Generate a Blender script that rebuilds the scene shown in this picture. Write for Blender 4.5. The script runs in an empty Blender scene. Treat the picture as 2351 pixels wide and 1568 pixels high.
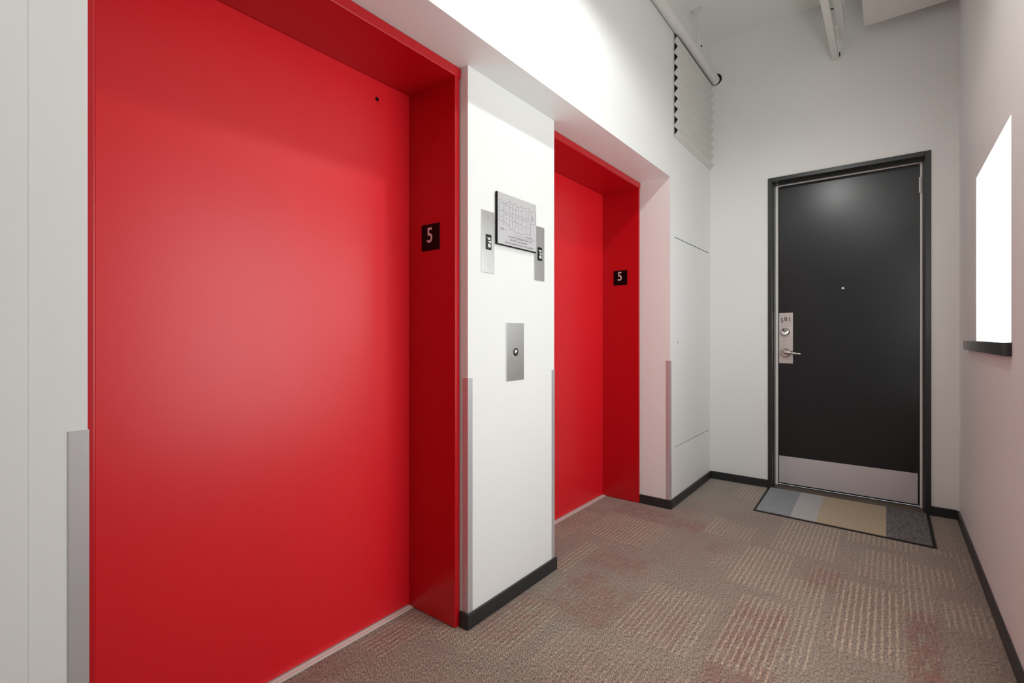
import bpy, bmesh, math, random
from mathutils import Vector
random.seed(7)
SC = bpy.context.scene
COL = SC.collection
PI = math.pi

# ---------------------------------------------------------------- materials
def srgb(r, g, b):
    f = lambda c: (c/255/12.92) if c/255 <= .04045 else ((c/255+.055)/1.055)**2.4
    return (f(r), f(g), f(b), 1)

def mat(name, col, rough=.5, metal=0, spec=.5, bump=None, coat=0, coat_rough=.1, var=0, aniso=0):
    m = bpy.data.materials.new(name); m.use_nodes = True
    nt = m.node_tree; b = nt.nodes['Principled BSDF']
    b.inputs['Base Color'].default_value = col
    b.inputs['Roughness'].default_value = rough
    b.inputs['Metallic'].default_value = metal
    b.inputs['Specular IOR Level'].default_value = spec
    b.inputs['Coat Weight'].default_value = coat
    b.inputs['Coat Roughness'].default_value = coat_rough
    tc = nt.nodes.new('ShaderNodeTexCoord')
    if var:
        n = nt.nodes.new('ShaderNodeTexNoise'); n.inputs['Scale'].default_value = 3.1; n.inputs['Detail'].default_value = 4
        nt.links.new(tc.outputs['Object'], n.inputs['Vector'])
        r = nt.nodes.new('ShaderNodeValToRGB')
        r.color_ramp.elements[0].position = .3; r.color_ramp.elements[1].position = .7
        r.color_ramp.elements[0].color = tuple(c*(1-var) for c in col[:3])+(1,)
        r.color_ramp.elements[1].color = tuple(min(1, c*(1+var)) for c in col[:3])+(1,)
        nt.links.new(n.outputs['Fac'], r.inputs['Fac']); nt.links.new(r.outputs['Color'], b.inputs['Base Color'])
    if bump:
        sc, st, dist = bump
        n = nt.nodes.new('ShaderNodeTexNoise')
        mp = nt.nodes.new('ShaderNodeMapping')
        nt.links.new(tc.outputs['Object'], mp.inputs['Vector']); nt.links.new(mp.outputs['Vector'], n.inputs['Vector'])
        if isinstance(sc, tuple):
            mp.inputs['Scale'].default_value = sc; n.inputs['Scale'].default_value = 1
        else: n.inputs['Scale'].default_value = sc
        n.inputs['Detail'].default_value = 3
        bp = nt.nodes.new('ShaderNodeBump'); bp.inputs['Strength'].default_value = st; bp.inputs['Distance'].default_value = dist
        nt.links.new(n.outputs['Fac'], bp.inputs['Height']); nt.links.new(bp.outputs['Normal'], b.inputs['Normal'])
    return m

WHITE = mat('white_wall_paint', srgb(238, 238, 236), .5, 0, .35, bump=(60, .12, .002), var=.006)
CEIL = mat('ceiling_paint', srgb(240, 240, 236), .7, 0, .3, bump=(40, .15, .002))
REDF = mat('red_enamel_shaded', (.52, .0035, .009, 1), .30, 0, .5, bump=(90, .04, .001))  # same red as the doors, darkened to paint in the jamb shade
REDD = mat('red_enamel_lit', (.78, .010, .020, 1), .36, 0, .55, bump=(120, .05, .001), var=.01)  # same red as the frames, lifted to paint in the lit doors
BASE = mat('black_rubber_base', srgb(42, 44, 46), .42, 0, .5, bump=(30, .1, .002), var=.15)
CHAR = mat('charcoal_door_paint', srgb(30, 31, 35), .25, 0, .5, bump=(70, .10, .001), var=.05)
CHARF = mat('charcoal_frame_paint', srgb(44, 46, 46), .3, 0, .5, bump=(60, .12, .001), var=.05)
ALU = mat('satin_aluminium', srgb(215, 215, 218), .36, .55, .5, bump=((8, 400, 400), .04, .0005))
ALUK = mat('kick_plate_aluminium', srgb(212, 207, 209), .45, .25, .5, var=.03)
STEEL = mat('brushed_steel', srgb(205, 205, 203), .36, .9, .5, bump=((500, 6, 500), .05, .0005))
STEELP = mat('lock_plate_steel', srgb(222, 212, 209), .38, .4)
CHROME = mat('polished_steel', srgb(215, 210, 206), .16, 1)
STRIP = mat('weatherstrip_aluminium', srgb(240, 236, 232), .35, 0)
BLACK = mat('black_plastic', srgb(14, 14, 15), .25)
VOID = mat('dark_void', srgb(16, 15, 14), .9)
SIGNB = mat('sign_black', srgb(8, 7, 8), .3, 0, .15)
SIGNW = mat('sign_lettering', srgb(225, 205, 202), .5)
PAPER = mat('plan_sign_face', srgb(196, 194, 196), .4)
INK = mat('plan_sign_ink', srgb(92, 90, 94), .6)
INKD = mat('plan_sign_dark_ink', srgb(40, 40, 42), .6)
LCD = mat('indicator_lens_grey', srgb(205, 205, 203), .3)
PIPE = mat('painted_pipe', srgb(224, 222, 217), .5, bump=(40, .1, .001))
VENT = mat('painted_corrugated_metal', srgb(212, 210, 204), .5, bump=(30, .1, .001))
SILLM = mat('black_sill_laminate', srgb(34, 34, 36), .22, 0, .5, var=.2)
DRYR = mat('grey_metal_sill', srgb(222, 217, 211), .4, .1, bump=(60, .2, .001))
THRES = mat('brown_threshold', srgb(96, 84, 75), .6, bump=((20, 200, 20), .3, .002), var=.15)
SHADE = mat('lamp_shade_metal', srgb(60, 60, 60), .5)

def emis(name, col, s):
    m = bpy.data.materials.new(name); m.use_nodes = True
    nt = m.node_tree; nt.nodes.clear()
    o = nt.nodes.new('ShaderNodeOutputMaterial'); e = nt.nodes.new('ShaderNodeEmission')
    e.inputs['Color'].default_value = col; e.inputs['Strength'].default_value = s
    nt.links.new(e.outputs[0], o.inputs[0]); return m

# mat pieces with woven yarn
def woven(name, col, sx, sy, amt=.12):
    m = mat(name, col, .95, 0, .1)
    nt = m.node_tree; b = nt.nodes['Principled BSDF']; tc = nt.nodes.new('ShaderNodeTexCoord')
    mp = nt.nodes.new('ShaderNodeMapping'); mp.inputs['Scale'].default_value = (sx, sy, 50)
    n = nt.nodes.new('ShaderNodeTexNoise'); n.inputs['Scale'].default_value = 1; n.inputs['Detail'].default_value = 2
    r = nt.nodes.new('ShaderNodeValToRGB'); r.color_ramp.elements[0].position = .35; r.color_ramp.elements[1].position = .65
    r.color_ramp.elements[0].color = tuple(c*(1-2.2*amt) for c in col[:3])+(1,)
    r.color_ramp.elements[1].color = tuple(c*(1+1.5*amt) for c in col[:3])+(1,)
    bp = nt.nodes.new('ShaderNodeBump'); bp.inputs['Strength'].default_value = .5; bp.inputs['Distance'].default_value = .003
    L = nt.links.new
    L(tc.outputs['Object'], mp.inputs['Vector']); L(mp.outputs['Vector'], n.inputs['Vector']); L(n.outputs['Fac'], r.inputs['Fac'])
    L(r.outputs['Color'], b.inputs['Base Color']); L(n.outputs['Fac'], bp.inputs['Height']); L(bp.outputs['Normal'], b.inputs['Normal'])
    return m

# ---------------------------------------------------------------- mesh helpers
class MB:
    def __init__(s): s.bm = bmesh.new(); s.round = False
    def box(s, x0, x1, y0, y1, z0, z1, bev=0, seg=2):
        r = bmesh.ops.create_cube(s.bm, size=1)
        for v in r['verts']:
            v.co = Vector((x0+(v.co.x+.5)*(x1-x0), y0+(v.co.y+.5)*(y1-y0), z0+(v.co.z+.5)*(z1-z0)))
        if bev:
            es = list({e for v in r['verts'] for e in v.link_edges})
            bmesh.ops.bevel(s.bm, geom=es, offset=bev, segments=seg, affect='EDGES', profile=.5)
        return s
    def prism(s, pts, axis, a, b):
        """closed outline extruded along an axis from a to b; pts are the two other coords in xyz order"""
        def mk(p, t):
            q = list(p); q.insert(axis, t); return Vector(q)
        A = [s.bm.verts.new(mk(p, a)) for p in pts]; B = [s.bm.verts.new(mk(p, b)) for p in pts]
        s.bm.faces.new(A); s.bm.faces.new(B[::-1])
        n = len(pts)
        for i in range(n): s.bm.faces.new((A[i], B[i], B[(i+1) % n], A[(i+1) % n]))
        return s
    def tube(s, path, radii, seg=20, caps=True):
        path = [Vector(p) for p in path]; s.round = True
        if not isinstance(radii, (list, tuple)): radii = [radii]*len(path)
        rings = []
        for i, p in enumerate(path):
            d = (path[min(i+1, len(path)-1)]-path[max(i-1, 0)]).normalized()
            up = Vector((0, 0, 1)) if abs(d.z) < .9 else Vector((1, 0, 0))
            u = d.cross(up).normalized(); w = u.cross(d)
            rings.append([s.bm.verts.new(p+(u*math.cos(2*PI*k/seg)+w*math.sin(2*PI*k/seg))*radii[i]) for k in range(seg)])
        for a, b in zip(rings, rings[1:]):
            for k in range(seg):
                s.bm.faces.new((a[k], a[(k+1) % seg], b[(k+1) % seg], b[k]))
        if caps: s.bm.faces.new(rings[0][::-1]); s.bm.faces.new(rings[-1])
        return s
    def build(s, name, m, parent=None, smooth=False, label=None):
        bmesh.ops.recalc_face_normals(s.bm, faces=s.bm.faces)
        me = bpy.data.meshes.new(name); s.bm.to_mesh(me); s.bm.free()
        me.materials.append(m)
        if smooth:
            for p in me.polygons: p.use_smooth = True
            me.set_sharp_from_angle(angle=math.radians(40 if s.round else 12))
        o = bpy.data.objects.new(name, me); COL.objects.link(o)
        if parent: 
            o.parent = parent; o.location = -parent_world(parent)
        if label: o['label'] = label
        return o

def parent_world(p):
    v = Vector((0, 0, 0))
    while p: v = v+p.location; p = p.parent
    return v

def thing(name, label, cat, loc, group=None):
    o = bpy.data.objects.new(name, None); o.empty_display_size = .05; COL.objects.link(o)
    o.location = loc; o['label'] = label; o['category'] = cat
    if group: o['group'] = group
    return o
def tag(o, label, cat, group=None):
    o['label'] = label; o['category'] = cat
    if group: o['group'] = group
    return o
def structure(o, label=None):
    o['kind'] = 'structure'
    if label: o['label'] = label
    return o
def bx(name, m, parent, *a, bev=0, seg=2, smooth=None, label=None):
    return MB().box(*a, bev=bev, seg=seg).build(name, m, parent, smooth=bool(bev) if smooth is None else smooth, label=label)

def text(name, body, size, m, parent, origin, xdir, zdir=(0, 0, 1), depth=.0008, align='CENTER', sx=1, font=None, bold=0):
    cu = bpy.data.curves.new(name, 'FONT'); cu.body = body; cu.size = size; cu.extrude = depth; cu.align_x = align; cu.offset = bold
    t = bpy.data.objects.new(name, cu); COL.objects.link(t)
    dg = bpy.context.evaluated_depsgraph_get(); dg.update()
    me = bpy.data.meshes.new_from_object(t.evaluated_get(dg)); bpy.data.objects.remove(t); bpy.data.curves.remove(cu)
    X = Vector(xdir).normalized(); Z = Vector(zdir).normalized(); O = Vector(origin); N = X.cross(Z)
    for v in me.vertices: v.co = O+X*(v.co.x*sx)+Z*v.co.y+N*v.co.z
    me.materials.clear(); me.materials.append(m)
    o = bpy.data.objects.new(name, me); COL.objects.link(o)
    if parent: o.parent = parent; o.location = -parent_world(parent)
    return o

# ---------------------------------------------------------------- dimensions (metres)
X0, XP, XF1, XF2, XD1, XD2 = -1.12, -1.27, -1.307, -1.324, -1.569, -1.591
XR = .335
YE = 4.010            # end wall
YW = 3.122            # return of the wing wall beside the second lift
P0, P1 = 1.371, 1.976 # pier between the lifts
A0, A1 = .278, 1.341  # first lift opening
B0, B1 = 2.040, 3.104 # second lift opening
C0 = .2263            # corner of the near wall
ZS, ZH, ZC = 2.143, 2.1024, 3.42
YB = -2.6             # back of the corridor behind the camera
XB = -1.80

# ---------------------------------------------------------------- room shell
w = MB()
w.box(XB, X0, .1513, C0, 0, ZC)
w.box(XB, X0+.002, YB, .1490, 0, ZC); w.box(XB, X0-.0006, .1490, .1513, 0, ZC)
structure(w.build('wall_left', WHITE), 'white wall at the far left of the photo')
structure(MB().box(XB, XP, P0, P1, 0, ZS).build('wall_pier', WHITE), 'narrow white pier between the two elevators')
structure(MB().box(XB, X0, C0, YW, ZS, ZC).build('wall_bulkhead', WHITE), 'white bulkhead above the elevators')
w = MB()
# wing wall with recess for the access panel and the vent
CL = (3.200, 3.976, .379, 1.770)
VT = (3.190, YE, 2.428, 3.135)
w.box(XB, X0-.05, YW, YE+.12, 0, ZC)
w.box(X0-.05, X0, YW, CL[0], 0, ZC)
w.box(X0-.05, X0, CL[1], YE, 0, VT[2])
w.box(X0-.05, X0, CL[0], CL[1], 0, CL[2])
w.box(X0-.05, X0, CL[0], CL[1], CL[3], VT[2])
w.box(X0-.05, X0, CL[0], YE, VT[3], ZC)
structure(w.build('wall_wing', WHITE), 'white wall between the farther elevator and the end wall')
# end wall with door hole
DX0, DX1, DZ = -.709, .205, 2.274
w = MB()
w.box(XB, DX0, YE, YE+.16, 0, ZC); w.box(DX1, .6, YE, YE+.16, 0, ZC); w.box(DX0, DX1, YE, YE+.16, DZ, ZC)
structure(w.build('wall_end', WHITE), 'white end wall around the charcoal door')
# right wall with two window holes
W1 = (2.409, 3.272, 1.0915, 1.885)
W2 = (.98, 2.14, .50, 1.95)
w = MB()
YM = 2.27
w.box(XR, XR+.16, YM, YE, 0, W1[2]); w.box(XR, XR+.16, YM, YE, W1[3], ZC)
w.box(XR, XR+.16, YM, W1[0], W1[2], W1[3]); w.box(XR, XR+.16, W1[1], YE, W1[2], W1[3])
w.box(XR, XR+.16, YB, YM, 0, W2[2]); w.box(XR, XR+.16, YB, YM, W2[3], ZC)
w.box(XR, XR+.16, YB, W2[0], W2[2], W2[3]); w.box(XR, XR+.16, W2[1], YM, W2[2], W2[3])
structure(w.build('wall_right', WHITE), 'white wall on the window side')
w = MB(); w.box(XB, .6, YB-.1, YB, 0, ZC)
structure(w.build('wall_back', WHITE))
w = MB(); w.box(XB, .6, YB, YE+.16, ZC, ZC+.1)
structure(w.build('ceiling', CEIL))

# ---------------------------------------------------------------- carpet floor
STR = [  # stripe blocks: x0,x1,y0,y1,strength
 (-.182,.040,2.085,2.70,1),(-.505,-.300,1.74,2.29,.8),(-.300,-.205,1.887,2.35,.8),(-.365,-.215,2.36,2.586,.8),(-.60,-.37,2.37,2.84,.85),
 (-.30,-.18,2.60,2.79,.55),(.045,.140,2.49,2.78,.8),(.172,.318,2.50,2.76,.75),(-.110,.075,2.93,3.16,.9),(.06,.235,2.90,3.10,.9),
 (-.135,.16,2.79,2.915,.7),(.262,.322,3.06,3.37,.65),(-.190,.13,3.24,3.45,.85),(.165,.26,3.30,3.365,.7),(-.50,-.22,2.868,3.38,.85),
 (-1.40,-1.055,2.45,2.84,.9),(-1.56,-1.42,2.30,2.77,.8),(-.84,-.55,1.70,2.16,.65),(-1.31,-1.21,1.98,2.34,.75),(-.845,-.60,2.87,3.11,.45),
 (-.845,-.79,2.87,3.16,.9),(-.88,-.715,3.64,4.01,.9),(-1.53,-1.395,1.05,1.33,.7),(-1.36,-1.17,1.26,1.36,.55),(-1.30,-1.05,1.31,1.70,.55),
 (-.98,-.62,1.35,1.62,.35),(-1.22,-.98,2.45,2.80,.3),(-.70,-.45,2.45,2.70,.3),(-1.10,-.95,3.3,3.9,.25),(-1.05,-.75,.80,1.10,.5),
 (-.55,-.10,1.2,1.6,.7),(-.1,.3,.9,1.9,.6),(-1.45,-1.1,.5,.9,.6),(-1.0,-.5,.1,.6,.6),(-.4,.2,0,.7,.6),(-.95,-.2,-1.5,-.3,.6)]
REDS = [ # reddish yarn areas
 (.045,.150,2.02,2.56,1),(-.31,-.165,2.52,2.80,.75),(-1.40,-1.06,2.83,3.06,.95),(-1.043,-.843,2.82,3.02,.8),(-1.20,-.92,2.12,2.33,.65),
 (-1.17,-.86,1.66,1.99,.75),(-.50,-.30,1.60,2.23,.8),(-1.50,-1.40,1.06,1.28,.8),(-1.27,-1.08,1.37,1.75,.8),(-1.13,-1.01,1.95,2.08,.7),
 (-1.58,-1.44,.75,.98,.7),(-.77,-.66,2.62,2.76,.6),(-1.56,-1.40,2.45,2.85,.7),(-1.40,-1.06,2.43,2.83,.45),(-1.06,-.95,3.1,3.4,.5),
 (-.86,-.60,1.70,2.0,.5),(-.18,.04,2.09,2.66,.4),(-.12,.02,2.74,2.90,.4),(-1.05,-.75,.80,1.15,.6),(.0,.25,1.2,1.8,.6),(-.9,-.5,1.3,1.6,.3),
 (-1.3,-.9,0,.6,.6),(-.4,.1,-.6,.4,.6)]
def soft(v, a, b, s):
    def sm(t): t = max(0, min(1, t)); return t*t*(3-2*t)
    return sm((v-a)/s+.5)*sm((b-v)/s+.5)
STEP = .0125
nx = int(round((.6-XB)/STEP)); ny = int(round((YE+.16-YB)/STEP))
verts = []; A = []; R = []
for j in range(ny+1):
    y = YB+(YE+.16-YB)*j/ny
    sj = [r for r in STR if r[2]-.05 < y < r[3]+.05]; rj = [r for r in REDS if r[2]-.1 < y < r[3]+.1]
    for i in range(nx+1):
        x = XB+(.6-XB)*i/nx
        verts.append((x, y, 0))
        a = 0
        for r in sj: a = max(a, r[4]*soft(x, r[0], r[1], .012)*soft(y, r[2], r[3], .02))
        q = 0
        for r in rj: q = max(q, r[4]*soft(x, r[0], r[1], .06)*soft(y, r[2], r[3], .14))
        A.append(a); R.append(q)
faces = [(j*(nx+1)+i, j*(nx+1)+i+1, (j+1)*(nx+1)+i+1, (j+1)*(nx+1)+i) for j in range(ny) for i in range(nx)]
me = bpy.data.meshes.new('floor'); me.from_pydata(verts, [], faces)
for nm, dat in (('stripe', A), ('redness', R)):
    at = me.attributes.new(nm, 'FLOAT', 'POINT'); at.data.foreach_set('value', dat)
fl = bpy.data.objects.new('floor', me); COL.objects.link(fl); structure(fl, 'brown patterned carpet tiles with pale stripes and red patches')

cm = bpy.data.materials.new('striped_carpet'); cm.use_nodes = True
nt = cm.node_tree; N = nt.nodes; L = nt.links.new; B = N['Principled BSDF']
B.inputs['Roughness'].default_value = .9; B.inputs['Specular IOR Level'].default_value = .2
B.inputs['Sheen Weight'].default_value = .35; B.inputs['Sheen Roughness'].default_value = .45
def math_(op, a, b=None, c=None, clamp=False):
    n = N.new('ShaderNodeMath'); n.operation = op; n.use_clamp = clamp
    for k, v in enumerate((a, b, c)):
        if v is None: continue
        if isinstance(v, (int, float)): n.inputs[k].default_value = v
        else: L(v, n.inputs[k])
    return n.outputs[0]
def noise(vec, scale, detail=2, mapscale=None, rot=0):
    n = N.new('ShaderNodeTexNoise'); n.inputs['Scale'].default_value = scale; n.inputs['Detail'].default_value = detail
    if mapscale:
        mp = N.new('ShaderNodeMapping'); mp.vector_type = 'TEXTURE'; mp.inputs['Rotation'].default_value = (0, 0, rot)
        mp.inputs['Scale'].default_value = mapscale; L(vec, mp.inputs['Vector']); vec = mp.outputs['Vector']
    L(vec, n.inputs['Vector']); return n.outputs['Fac']
def mix(f, a, b):
    n = N.new('ShaderNodeMix'); n.data_type = 'RGBA'
    if isinstance(f, float): n.inputs[0].default_value = f
    else: L(f, n.inputs[0])
    for k, v in ((6, a), (7, b)):
        if isinstance(v, tuple): n.inputs[k].default_value = v
        else: L(v, n.inputs[k])
    return n.outputs[2]
tc = N.new('ShaderNodeTexCoord'); P = tc.outputs['Object']
sp = N.new('ShaderNodeSeparateXYZ'); L(P, sp.inputs[0])
at1 = N.new('ShaderNodeAttribute'); at1.attribute_name = 'stripe'
at2 = N.new('ShaderNodeAttribute'); at2.attribute_name = 'redness'
wob = math_('MULTIPLY', math_('SUBTRACT', noise(P, 45, 2), .5), .010)
xs = math_('ADD', sp.outputs['X'], wob)
ph = math_('FRACT', math_('DIVIDE', math_('ADD', xs, 10.0), .0226))
tri = math_('ABSOLUTE', math_('SUBTRACT', ph, .5))
line = math_('MULTIPLY', math_('SUBTRACT', .24, tri), 6.5, clamp=True)
brk = math_('ADD', math_('MULTIPLY', noise(P, 12, 2), .9), .45, clamp=True)
st = math_('MULTIPLY', math_('MULTIPLY', line, at1.outputs['Fac']), brk)
fine = noise(P, 1, 3, (.0030, .0120, 1), math.radians(37))
med = noise(P, 16, 3); big = noise(P, 2.2, 3)
yarn = math_('MULTIPLY', math_('SUBTRACT', fine, .36), 3.4, clamp=True)
basec = mix(big, srgb(150, 136, 121), srgb(187, 173, 158))
basec = mix(math_('MULTIPLY', math_('SUBTRACT', med, .45), 1.6, clamp=True), basec, srgb(172, 152, 140))
streak = noise(P, 1, 3, (.007, .10, 1), 0)
redp = math_('MULTIPLY', at2.outputs['Fac'], math_('MULTIPLY', math_('SUBTRACT', math_('ADD', streak, math_('MULTIPLY', med, .5)), .58), 4.5, clamp=True), clamp=True)
basec = mix(math_('MULTIPLY', redp, .8), basec, srgb(158, 108, 98))
basec = mix(math_('MULTIPLY', st, .72), basec, srgb(232, 212, 186))
dark = N.new('ShaderNodeMix'); dark.data_type = 'RGBA'; dark.blend_type = 'MULTIPLY'; dark.inputs[0].default_value = .9
L(basec, dark.inputs[6]); rr = N.new('ShaderNodeValToRGB')
rr.color_ramp.elements[0].color = (.20, .18, .165, 1); rr.color_ramp.elements[1].color = (1.22, 1.2, 1.17, 1)
L(yarn, rr.inputs['Fac']); L(rr.outputs['Color'], dark.inputs[7]); L(dark.outputs[2], B.inputs['Base Color'])
hgt = math_('ADD', math_('MULTIPLY', yarn, .6), math_('MULTIPLY', st, .7))
bp = N.new('ShaderNodeBump'); bp.inputs['Strength'].default_value = .6; bp.inputs['Distance'].default_value = .004
L(hgt, bp.inputs['Height']); L(bp.outputs['Normal'], B.inputs['Normal'])
me.materials.append(cm)

# ---------------------------------------------------------------- baseboards
BH, BT = .058, .0115
def base(m_, x0, x1, y0, y1): m_.box(x0, x1, y0, y1, 0, BH, bev=.003)
m_ = MB(); base(m_, XP, XP+BT, P0-BT, P1+BT); base(m_, XP-.037, XP, P0-BT, P0)
structure(m_.build('baseboard_pier', BASE, smooth=True), 'black rubber base at the foot of the white pier between the lifts')
m_ = MB(); base(m_, XF2+.001, X0+BT, YW-BT, YW); base(m_, X0, X0+BT, YW, YE)
structure(m_.build('baseboard_left', BASE, smooth=True), 'black base around the foot of the white wing wall')
m_ = MB(); base(m_, X0+BT, DX0, YE-BT, YE); base(m_, DX1, XR-BT, YE-BT, YE)
structure(m_.build('baseboard_end', BASE, smooth=True))
m_ = MB(); m_.box(XR-BT, XR, YB, YE-BT, 0, BH, bev=.003)
structure(m_.build('baseboard_right', BASE, smooth=True))
m_ = MB(); m_.box(X0, X0+BT, YB, C0+BT, 0, BH, bev=.003)
structure(m_.build('baseboard_near', BASE, smooth=True))

# ---------------------------------------------------------------- lifts
def lift(xf, xd, y0, y1, yl, yr, label, hole):
    t = thing('elevator_entrance', label, 'elevator', (xd, (y0+y1)/2, 0), 'red elevator entrances')
    f = MB().box(xd-.03, xf, yl, y0, 0, ZH+.01, bev=.005, seg=3).build('left_jamb', REDF, t, smooth=True)
    f = MB().box(xd-.03, xf, y1, yr-.0035, 0, ZH+.01, bev=.005, seg=3).build('right_jamb', REDF, t, smooth=True)
    f = MB().box(xd-.03, xf+.003, yl, yr, ZH, ZS-.002, bev=.003, seg=2).build('header', REDF, t, smooth=True)
    d = MB().box(xd-.028, xd, y0+.001, y1-.001, .010, ZH-.001).build('sliding_door', REDD, t)
    s = MB().box(xd-.028, xd+.024, y0+.0005, y1-.0005, 0, .005, bev=.001)
    s.box(xd+.004, xd+.007, y0+.0005, y1-.0005, .004, .0062)
    s.build('sill', DRYR, t, label='grey metal sill strip')
    if hole:
        MB().tube([(xd-.001, 1.1795, 2.029), (xd+.0006, 1.1795, 2.029)], .0085, 20).build('release_hole', BLACK, d, label='small dark round release hole')
    return t
L1 = lift(XF1, XD1, A0, A1, C0+.001, P0-.0005, 'red elevator entrance nearest the camera, filling the left of the photo', True)
L2 = lift(XF2, XD2, B0, B1, P1+.001, YW-.0005, 'farther red elevator entrance beyond the white pier', False)

# number plaques on the jamb reveals
def plaque(x0, x1, y, z0, z1, label):
    t = thing('floor_number_sign', label, 'sign', ((x0+x1)/2, y, z0), 'black floor number signs')
    MB().box(x0, x1, y-.003, y, z0, z1, bev=.001).build('plate', SIGNB, t)
    h = .061
    text('numeral', '5', h*1.38, SIGNW, t, ((x0+x1)/2-.003, y-.0032, z0+.032), (1, 0, 0), sx=.86, bold=.0006, depth=.0006)
plaque(-1.4925, -1.3905, A1, 1.4535, 1.5575, 'black square sign with a white 5 on the near elevator jamb')
plaque(-1.508, -1.408, B1, 1.464, 1.564, 'black square sign with a white 5 on the farther elevator jamb')

# ---------------------------------------------------------------- corner guards
def guard(pts, z0, z1, label, loc):
    o = MB().prism(pts, 2, z0, z1).build('corner_guard', ALU)
    tag(o, label, 'corner guard', 'metal corner guards'); return o
T = .0018
gz = .953
guard([(X0+.0, .2003), (X0+T, .2003), (X0+T, C0+T), (X0-.026, C0+T), (X0-.026, C0), (X0, C0)], BH, gz-.006,
      'aluminium corner guard on the white wall at the far left of the photo', None)
guard([(XP+T, P0-T), (XP+T, P0+.025), (XP, P0+.025), (XP, P0), (XP-.026, P0), (XP-.026, P0-T)], BH, gz,
      'corner guard on the near edge of the white pier, reflecting red', None)
guard([(XP+T, P1+T), (XP+T, P1-.023), (XP, P1-.023), (XP, P1), (XP-.026, P1), (XP-.026, P1+T)], BH, gz,
      'thin corner guard on the far edge of the white pier', None)
guard([(X0+T, YW-T), (X0+T, YW+.020), (X0, YW+.020), (X0, YW), (X0-.027, YW), (X0-.027, YW-T)], BH, gz+.003,
      'corner guard on the wing wall beyond the farther elevator', None)

# ---------------------------------------------------------------- pier fittings (facing +X)
XA = XP
def screw(parent, x, y, z, r=.0032):
    MB().tube([(x-.0003, y, z), (x+.0012, y, z), (x+.0016, y, z)], [r, r, r*.6], 14).build('screw', CHROME, parent, smooth=True)
def indicator(y0, y1, z0, z1, ly0, ly1, lz0, lz1, label):
    t = thing('elevator_indicator', label, 'elevator indicator', (XA, (y0+y1)/2, z0), 'steel elevator indicator plates')
    MB().box(XA-.0006, XA+.003, y0, y1, z0, z1, bev=.0008).build('plate', STEEL, t)
    x = XA+.003
    le = MB().box(x-.0008, x+.0016, ly0, ly1, lz0, lz1, bev=.0015).build('lens', BLACK, t, smooth=True)
    w_ = ly1-ly0; h_ = lz1-lz0; yc = (ly0+ly1)/2; xx = x+.0014
    g = MB()
    # upper pale block, centre band and lower arrow disc
    g.prism([(yc-w_*.30, lz1-h_*.20), (yc+w_*.34, lz1-h_*.20), (yc+w_*.24, lz1-h_*.36), (yc-w_*.12, lz1-h_*.36)], 0, xx, xx+.0006)
    g.prism([(yc-w_*.20, lz1-h_*.46), (yc+w_*.40, lz1-h_*.38), (yc+w_*.42, lz1-h_*.55), (yc-w_*.20, lz1-h_*.50)], 0, xx, xx+.0006)
    g.prism([(yc+w_*(.08+.28*math.cos(a)), lz1-h_*.72+h_*.14*math.sin(a)) for a in [2*PI*k/16 for k in range(16)]], 0, xx, xx+.0006)
    g.build('arrow_display', LCD, le)
    screw(t, x, (y0+y1)/2, z0+.030); screw(t, x, (y0+y1)/2, z1-.030)
indicator(1.447, 1.5265, 1.3655, 1.6120, 1.4716, 1.5064, 1.4579, 1.5187, 'steel indicator plate left of the evacuation plan sign')
indicator(1.8075, 1.8885, 1.3665, 1.6140, 1.8321, 1.8673, 1.4582, 1.5193, 'steel indicator plate right of the evacuation plan sign')

t = thing('call_button_panel', 'brushed steel panel with one round call button on the white pier', 'call button', (XA, 1.666, .924))
MB().box(XA-.0006, XA+.003, 1.6038, 1.7284, .9239, 1.1690, bev=.0008).build('plate', STEEL, t)
b_ = MB().tube([(XA+.002, 1.6685, 1.0456), (XA+.0055, 1.6685, 1.0456), (XA+.0062, 1.6685, 1.0456)], [.0165, .0165, .0155], 32).build('bezel', BLACK, t, smooth=True)
MB().tube([(XA+.005, 1.6685, 1.0456), (XA+.0085, 1.6685, 1.0456), (XA+.0098, 1.6685, 1.0456)], [.0115, .0115, .009], 32).build('button', CHROME, b_, smooth=True)
screw(t, XA+.003, 1.6685, 1.140); screw(t, XA+.003, 1.6685, .957)

# evacuation plan sign
t = thing('evacuation_plan_sign', 'framed floor plan sign with black edge hung on the white pier', 'sign', (XA, 1.673, 1.487))
MB().box(XA+.0035, XA+.0105, 1.532, 1.8105, 1.4870, 1.7015, bev=.0006).build('backing', SIGNB, t)
MB().box(XA+.0105, XA+.0115, 1.5365, 1.8100, 1.4915, 1.7003).build('face', PAPER, t)
XS = XA+.0116
def sgn(u, v):  # sign coordinates 0..1
    return 1.5365+u*.2735, 1.4915+v*.2088
g = MB()
def seg(m_, pts, wd=.0009):
    for (a, b), (c, d) in zip(pts, pts[1:]):
        y0, z0 = sgn(a, b); y1, z1 = sgn(c, d)
        dy, dz = y1-y0, z1-z0; l = math.hypot(dy, dz) or 1; ny_, nz_ = -dz/l*wd/2, dy/l*wd/2
        m_.prism([(y0+ny_, z0+nz_), (y1+ny_, z1+nz_), (y1-ny_, z1-nz_), (y0-ny_, z0-nz_)], 0, XS-.0001, XS+.0003)
top = [(.04,.86),(.09,.88),(.12,.82),(.17,.80),(.20,.84),(.26,.84),(.29,.90),(.34,.83),(.38,.83),(.41,.89),(.46,.87),(.50,.82),(.54,.82),(.58,.88),(.62,.84),(.68,.84),(.74,.88),(.79,.88),(.82,.83),(.88,.83),(.93,.86),(.97,.82),(.98,.60)]
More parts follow.
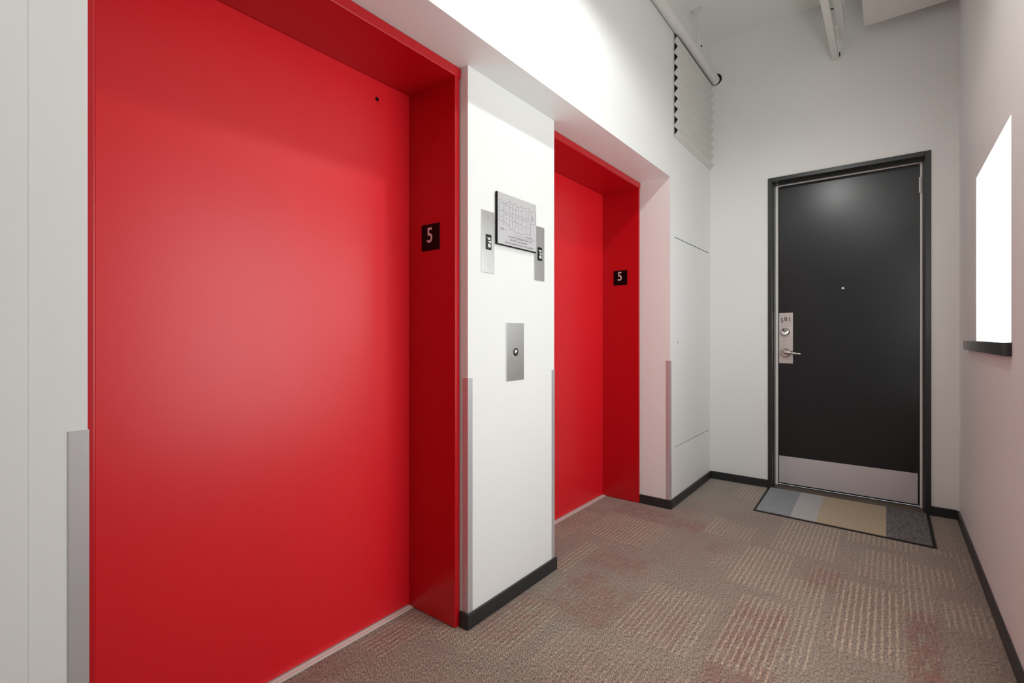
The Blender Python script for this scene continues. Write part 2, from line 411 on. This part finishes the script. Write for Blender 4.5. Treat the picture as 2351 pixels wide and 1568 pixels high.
bot = [(.04,.86),(.03,.44),(.12,.46),(.18,.45),(.22,.40),(.28,.40),(.30,.32),(.36,.36),(.41,.30),(.48,.28),(.52,.32),(.60,.28),(.64,.32),(.70,.30),(.74,.34),(.80,.33),(.84,.32),(.84,.56),(.98,.58),(.98,.60)]
seg(g, top); seg(g, bot)
seg(g, [(.04,.66),(.14,.66),(.14,.645),(.84,.645)]); seg(g, [(.14,.60),(.90,.60)])
for u in (.145, .175, .28, .36, .44, .52, .60, .72, .79, .86): seg(g, [(u, .645), (u, .83)])
for u in (.145, .28, .36, .44, .52, .60, .72): seg(g, [(u, .60), (u, .38)])
for u, v in ((.09,.80),(.22,.79),(.31,.77),(.39,.76),(.47,.76),(.56,.76),(.66,.78),(.93,.73),(.09,.54),(.21,.52),(.32,.52),(.40,.51),(.48,.50),(.56,.49),(.66,.46),(.77,.47)):
    seg(g, [(u-.012, v), (u+.014, v)], .0022)
for u, v in ((.88,.72),(.90,.69),(.92,.66),(.87,.66)): seg(g, [(u-.02, v), (u+.02, v-.02)], .0018)
seg(g, [(.40,.235),(.98,.225)], .0008); 
g.build('plan_drawing', INK, t)
def stext(nm, body, size, u, v, m__=INKD, align='CENTER', sx=1):
    y, z = sgn(u, v); return text(nm, body, size, m__, t, (XS, y, z), (0, 1, 0), depth=.0002, align=align, sx=sx)
stext('level_caption', 'LEVEL 5', .0115, .05, .285, INK, 'LEFT')
stext('notice_text', 'In case of emergency (fire etc)', .0135, .56, .165, INK)
stext('notice_text', 'Do NOT use elevator.', .0135, .53, .10, INK)
stext('notice_text', 'Use the nearest exit or stairs, please', .0135, .54, .035, INK)
stext('legend_text', 'You are here', .0085, .80, .25, INKD)

# ---------------------------------------------------------------- access panel + vent on the wing wall
m_ = MB(); m_.box(X0-.0495, X0-.046, CL[0]+.0005, CL[1]-.0005, CL[2]+.0005, CL[3]-.0005)
ap = thing('access_panel', 'tall flush white access panel in the wing wall beyond the elevators', 'access panel', (X0, (CL[0]+CL[1])/2, CL[2]))
m_.build('backing', VOID, ap)
MB().box(X0-.040, X0-.0005, CL[0]+.0025, CL[1]-.003, CL[2]+.006, CL[3]-.006, bev=.0008).build('door_leaf', WHITE, ap)
MB().tube([(X0-.002, 3.2628, 1.0736), (X0+.0025, 3.2628, 1.0736)], .0065, 16).build('keyhole_latch', STEEL, ap, smooth=True)

cv = thing('corrugated_vent_cover', 'off-white corrugated metal cover high on the wing wall beside the pipe', 'vent cover', (X0, 3.6, 2.428))
MB().box(X0-.0495, X0-.047, VT[0]+.0005, VT[1]-.0005, VT[2]+.0005, VT[3]-.0005).build('dark_shade_sheet', VOID, cv)  # black sheet painting in the dark behind the corrugation
pitch = .0686; nr = 9; dz = .026
prof = []
for k in range(nr):
    z = 2.424+k*pitch
    prof += [(X0+.0012, z), (X0+.0012, z+.006), (X0+dz, z+pitch*.5-.002), (X0+dz, z+pitch*.5+.003)]
prof += [(X0+.0012, 2.424+nr*pitch), (X0+.0012, 2.424+nr*pitch+.006), (X0+dz*.8, 3.072)]
prof2 = [(x+.0018, z) for x, z in prof]
sh = MB()
n_ = len(prof)
y0_, y1_ = 3.187, YE-.001
for (pa, pb) in ((prof, prof2),):
    Av = [[sh.bm.verts.new((p[0], yy, p[1])) for p in pa] for yy in (y0_, y1_)]
    Bv = [[sh.bm.verts.new((p[0], yy, p[1])) for p in pb] for yy in (y0_, y1_)]
    for k in range(n_-1):
        sh.bm.faces.new((Av[0][k], Av[1][k], Av[1][k+1], Av[0][k+1]))
        sh.bm.faces.new((Bv[0][k], Bv[0][k+1], Bv[1][k+1], Bv[1][k]))
        for e in (0, 1): sh.bm.faces.new((Av[e][k], Av[e][k+1], Bv[e][k+1], Bv[e][k]))
    for k in (0, n_-1): sh.bm.faces.new((Av[0][k], Bv[0][k], Bv[1][k], Av[1][k]))
sh.build('corrugated_sheet', VENT, cv)
# black prisms standing in for the shade inside each hollow rib
ln = MB()
for k in range(nr):
    z = 2.424+k*pitch
    ln.prism([(X0+.0004, z+.009), (X0+dz-.004, z+pitch*.5), (X0+.0004, z+pitch-.003)], 1, y0_+.012, y1_-.01)
ln.build('rib_shade', VOID, cv, label='black fill painting the shade in the open rib ends')

# ---------------------------------------------------------------- ceiling services
pc = (-1.083, 3.118); pr = .0355
sp_ = thing('sprinkler_pipe', 'white painted round pipe running high along the left wall', 'pipe', (pc[0], YE, pc[1]))
MB().tube([(pc[0], YB+.001, pc[1]), (pc[0], YE-.001, pc[1])], pr, 32).build('pipe_run', PIPE, sp_, smooth=True)
MB().tube([(pc[0]+.006, YE-.004, pc[1]+.006), (pc[0]+.006, YE-.0005, pc[1]+.006)], pr+.009, 32).build('wall_collar_gap', VOID, sp_, smooth=True, label='dark gap ring around the pipe at the wall')
hg = thing('pipe_hanger_rod', 'thin hanger rod above the pipe with a small ceiling anchor', 'hanger rod', (pc[0]+.01, 3.535, ZC))
MB().tube([(pc[0]+.005, 3.53, pc[1]+pr), (pc[0]+.005, 3.53, ZC-.02)], .0035, 10).build('rod', PIPE, hg, smooth=True)
an = MB(); an.box(pc[0]-.03, pc[0]+.04, 3.515, 3.545, ZC-.012, ZC, bev=.003); an.box(pc[0]-.008, pc[0]+.018, 3.518, 3.542, ZC-.034, ZC-.010, bev=.004)
an.build('ceiling_anchor', PIPE, hg, smooth=True)
MB().box(pc[0]+.020, pc[0]+.028, 3.575, 3.583, pc[1]+pr+.02, pc[1]+pr+.03).build('dark_bolt', BLACK, hg)
# two hung rails
def rail(x0, x1, z0, z1, y0, y1, label):
    t = thing('ceiling_rail', label, 'ceiling rail', ((x0+x1)/2, y1, z0), 'white ceiling rails')
    MB().box(x0, x1, y0, y1, z0, z1, bev=.002).build('rail_body', PIPE, t, smooth=True)
    for yy in (1.2, 3.3):
        MB().tube([((x0+x1)/2, yy, z1-.003), ((x0+x1)/2, yy, ZC)], .004, 10).build('hanger', PIPE, t, smooth=True)
    return t
ra = rail(-.312, -.274, 3.006, 3.034, .6, YE, 'longer left one of two white ceiling rails, reaching the end wall')
rb = rail(-.263, -.223, 3.062, 3.100, .6, 3.885, 'shorter right one of two white ceiling rails, stopping before the end wall')
MB().box(-.272, -.252, 3.66, 3.78, 3.036, 3.0615, bev=.002).build('cross_clip', PIPE, rb, smooth=True)
MB().box(-.268, -.262, 3.938, 3.952, 2.995, 3.02, bev=.001).build('dark_screw', BLACK, ra)
dk = thing('boxed_duct', 'white boxed duct under the ceiling at the upper right', 'duct', (.1, 3.2, 3.1))
MB().box(-.130, XR-.002, 1.9, 3.872, 3.10, ZC-.001, bev=.006, seg=3).build('duct_casing', PIPE, dk, smooth=True)
jb = thing('junction_box', 'small white junction box at the ceiling left of the rails', 'junction box', (-.42, 3.70, 3.3))
MB().box(-.470, -.36, 3.58, 3.86, 3.33, ZC, bev=.008, seg=3).build('box_body', PIPE, jb, smooth=True)
MB().tube([(-.355, 3.80, 3.36), (-.345, 3.84, 3.325), (-.33, 3.88, 3.31), (-.31, 3.92, 3.315), (-.295, 3.95, 3.33)], .005, 10).build('cable', BLACK, jb, smooth=True)
MB().box(-.245, -.222, 3.70, 3.74, 3.22, ZC-.001, bev=.003).build('rod_bracket', PIPE, rb, smooth=True)
MB().box(-.215, -.20, 3.70, 3.735, 3.24, ZC-.001).build('dark_gap_strip', BLACK, rb)  # black strip standing in for the dark gap beside the bracket

# ---------------------------------------------------------------- unit door
YF, YL = YE-.010, 4.130
dr = thing('door_1', 'charcoal door with pale kick plate in the end wall', 'door', ((DX0+DX1)/2, YE, 0))
structure(dr)
del dr['category']
FI0, FI1, FIZ = -.681, .1745, 2.2445
f = MB()
for a in ((DX0, FI0, 0, DZ), (FI1, DX1, 0, DZ)): f.box(a[0], a[1], YF, YL+.04, a[2], a[3], bev=.003)
f.box(FI0-.001, FI1+.001, YF, YL+.04, FIZ, DZ, bev=.003)
# stop
f.build('door_frame', CHARF, dr, smooth=True)
s_ = MB()
s_.box(FI0, FI0+.004, YF+.055, YL+.02, .004, FIZ); s_.box(FI1-.004, FI1, YF+.055, YL+.02, .004, FIZ); s_.box(FI0, FI1, YF+.055, YL+.02, FIZ-.005, FIZ)
s_.build('door_stop', CHARF, dr)
wz = MB()
wz.box(-.677, -.661, YL-.022, YL+.012, .006, 2.236, bev=.002); wz.box(.1555, .1685, YL-.022, YL+.012, .006, 2.236, bev=.002); wz.box(-.677, .1685, YL-.016, YL+.012, 2.2345, 2.2395, bev=.001)
wz.build('weatherstrip', STRIP, dr, smooth=True, label='pale aluminium weatherstrip around the leaf')
hg_ = MB(); 
for z in (2.09,): hg_.tube([(.156, YL-.026, z-.05), (.156, YL-.026, z+.05)], .0065, 12)
hg_.build('hinge', STRIP, dr, smooth=True)
lf = MB().box(-.6585, .1535, YL, YL+.04, .018, 2.2335, bev=.0015).build('door_leaf', CHAR, dr, smooth=True)
kp = MB().box(-.6555, .1450, YL-.0025, YL, .022, .2222, bev=.0006).build('kick_plate', ALUK, dr)
for x in (-.635, -.39, -.12, .125):
    for z in (.040, .205):
        MB().tube([(x, YL-.002, z), (x, YL-.0038, z)], [.004, .003], 12).build('screw', STEEL, kp, smooth=True)
lp = MB().box(-.6553, -.5652, YL-.0045, YL, .9137, 1.2897, bev=.0012).build('lock_plate', STEELP, dr, smooth=True)
def door_digit(nm, ch, x, z, size, sx=1):
    return text(nm, ch, size, INKD, lp, (x, YL-.0048, z), (1, 0, 0), sx=sx, bold=.0003, depth=.0004)
door_digit('digit_five', '5', -.6365, 1.2175, .047, .85)
door_digit('digit_zero', '0', -.6115, 1.2275, .043, 1.0)
zb = MB().box(-.6175, -.6055, YL-.0052, YL-.0044, 1.2405, 1.2440).build('digit_bar', INKD, lp)
door_digit('digit_one', '1', -.5850, 1.2275, .043, .9)
MB().prism([(-.5925, 1.2500), (-.5850, 1.2575), (-.5850, 1.2545), (-.5915, 1.2480)], 1, YL-.0052, YL-.0044).build('digit_flag', INKD, lp)
MB().box(-.5925, -.5775, YL-.0052, YL-.0044, 1.2270, 1.2300).build('digit_bar', INKD, lp)
db = MB().tube([(-.6125, YL-.004, 1.147), (-.6125, YL-.018, 1.147), (-.6125, YL-.026, 1.149)], [.031, .030, .024], 36).build('deadbolt', CHROME, lp, smooth=True)
MB().box(-.6155, -.6095, YL-.0275, YL-.0255, 1.138, 1.157).build('key_slot', BLACK, db)
lv = MB().tube([(-.6118, YL-.004, .992), (-.6118, YL-.016, .992), (-.6118, YL-.022, .992)], [.033, .033, .027], 36).build('lever_rose', CHROME, lp, smooth=True)
MB().tube([(-.6118, YL-.018, .993), (-.611, YL-.052, .996), (-.604, YL-.064, .997), (-.585, YL-.066, .996), (-.555, YL-.063, .992), (-.525, YL-.060, .988), (-.512, YL-.060, .987), (-.507, YL-.060, .987)],
     [.013, .013, .0155, .0145, .0110, .0075, .0065, .003], 20).build('lever_handle', CHROME, lp, smooth=True)
MB().tube([(-.2594, YL-.0005, 1.4503), (-.2594, YL-.005, 1.4503), (-.2594, YL-.006, 1.4503)], [.009, .008, .006], 20).build('peephole', CHROME, dr, smooth=True)
MB().box(FI0, FI1, YE-.005, YL+.02, 0, .005, bev=.001).build('threshold', THRES, dr, label='brown strip under the door')
MB().box(DX0, DX1, YL+.045, YL+.05, .0, DZ).build('dark_gap_backing', VOID, dr)

# ---------------------------------------------------------------- doormat
dm = thing('doormat', 'low doormat of grey, pale, tan and dark bands with black edge before the door', 'doormat', (-.25, 3.7, 0))
Q = [(-.690, 3.418), (.197, 3.384), (.197, 4.006), (-.706, 4.008)]
def qpt(s, t_):
    ax = Q[0][0]+(Q[1][0]-Q[0][0])*s; ay = Q[0][1]+(Q[1][1]-Q[0][1])*s
    bx_ = Q[3][0]+(Q[2][0]-Q[3][0])*s; by = Q[3][1]+(Q[2][1]-Q[3][1])*s
    return (ax+(bx_-ax)*t_, ay+(by-ay)*t_)
MB().prism([qpt(0, 0), qpt(1, 0), qpt(1, 1), qpt(0, 1)], 2, 0, .0045).build('rubber_border', mat('mat_black_rubber', srgb(26, 25, 26), .7), dm)
bands = [(.016, .232, srgb(158, 163, 166), 350, 350, .13), (.232, .385, srgb(192, 191, 190), 350, 350, .07), (.385, .762, srgb(194, 177, 152), 400, 400, .09), (.762, .982, srgb(122, 119, 120), 520, 22, .22)]
for a, b, c, sx_, sy_, am in bands:
    MB().prism([qpt(a, .024), qpt(b, .024), qpt(b, .985), qpt(a, .985)], 2, .0045, .0085).build('woven_band', woven('mat_yarn', c, sx_, sy_, am), dm)

# ---------------------------------------------------------------- windows
PANE = emis('daylit_frosted_pane', (.955, 1, .995, 1), 3.6)
def window(name, W, label):
    t = thing(name, label, 'window', (XR, (W[0]+W[1])/2, W[2])); structure(t); del t['category']
    MB().box(XR+.055, XR+.065, W[0]+.001, W[1]-.001, W[2]+.001, W[3]-.001).build('pane', PANE, t)
    return t
window('window_1', W1, 'bright frosted window opening in the right wall')
window('window_2', W2, 'bright frosted window nearer the camera, outside the frame')
sl = MB().box(.309, XR+.05, 2.393, 3.290, 1.0430, 1.0905, bev=.0015); sl.box(.309, XR, 3.290, 3.530, 1.0430, 1.0905, bev=.0015)
tag(MB().box(.3105, XR-.0003, 2.393, 3.530, 1.0430, 1.0905, bev=.0015).build('window_ledge', SILLM, smooth=True), 'short black ledge under the bright window on the right wall', 'window ledge')
sl.bm.free()

# ---------------------------------------------------------------- lights
LP = (-.47, 1.75, 2.755)
def pendant(x, y, z, power, label):
    t = thing('pendant_lamp', label, 'lamp', (x, y, ZC))
    R_ = .15
    pts = []; rad = []
    for k in range(9):
        a = k/8*PI/2
        pts.append((x, y, z-.035+R_*.9*math.sin(a))); rad.append(max(.012, R_*math.cos(a)))
    s = MB().tube(pts, rad, 40, caps=False).build('lamp_shade', SHADE, t, smooth=True)
    md = s.modifiers.new('t', 'SOLIDIFY'); md.thickness = .002
    MB().tube([(x, y, z+.09), (x, y, ZC)], .004, 10).build('cord', BLACK, t, smooth=True)
    li = bpy.data.lights.new('bulb_light', 'POINT'); li.energy = power; li.shadow_soft_size = .028; li.color = (.985, 1, .975)
    lo = bpy.data.objects.new('bulb_light', li); COL.objects.link(lo); lo.location = (x, y, z-.011)
    return t
pendant(*LP, 20, 'dark hooded pendant lamp hanging between the two elevators')
t = thing('fill_lamp', 'added bare bulb fill lamp hanging behind the camera', 'lamp', (-.25, -.9, ZC))  # added unseen fill that brightens the ceiling and upper walls
MB().tube([(-.25, -.9, ZC), (-.25, -.9, 3.06)], .005, 12).build('cord', BLACK, t, smooth=True)
MB().tube([(-.25, -.9, 3.08), (-.25, -.9, 3.04), (-.25, -.9, 3.0)], [.012, .022, .022], 24).build('socket', STRIP, t, smooth=True)
bo = MB(); bmesh.ops.create_uvsphere(bo.bm, u_segments=24, v_segments=16, radius=.055)
bmesh.ops.translate(bo.bm, verts=bo.bm.verts, vec=(-.25, -.9, 2.945)); bo.round = True
bo.build('bulb', emis('fill_bulb_glow', (.985, 1, .975, 1), 105), t, smooth=True)

wd = bpy.data.worlds.new('World'); SC.world = wd; wd.use_nodes = True
wd.node_tree.nodes['Background'].inputs[0].default_value = (.9, .95, 1, 1)
wd.node_tree.nodes['Background'].inputs[1].default_value = 1.0

# ---------------------------------------------------------------- camera
cd = bpy.data.cameras.new('Camera'); cam = bpy.data.objects.new('Camera', cd); COL.objects.link(cam)
cam.location = (0, 0, 1.11); cam.rotation_euler = (PI/2, 0, math.radians(37.65))
cd.sensor_width = 36; cd.lens = 1123.6/2351*36; cd.shift_y = -(784-773.5)/2351; cd.clip_start = .02
SC.camera = cam
vs = SC.view_settings; vs.view_transform = 'Standard'; vs.look = 'None'; vs.gamma = 1; vs.use_curve_mapping = False; vs.exposure = 0.12
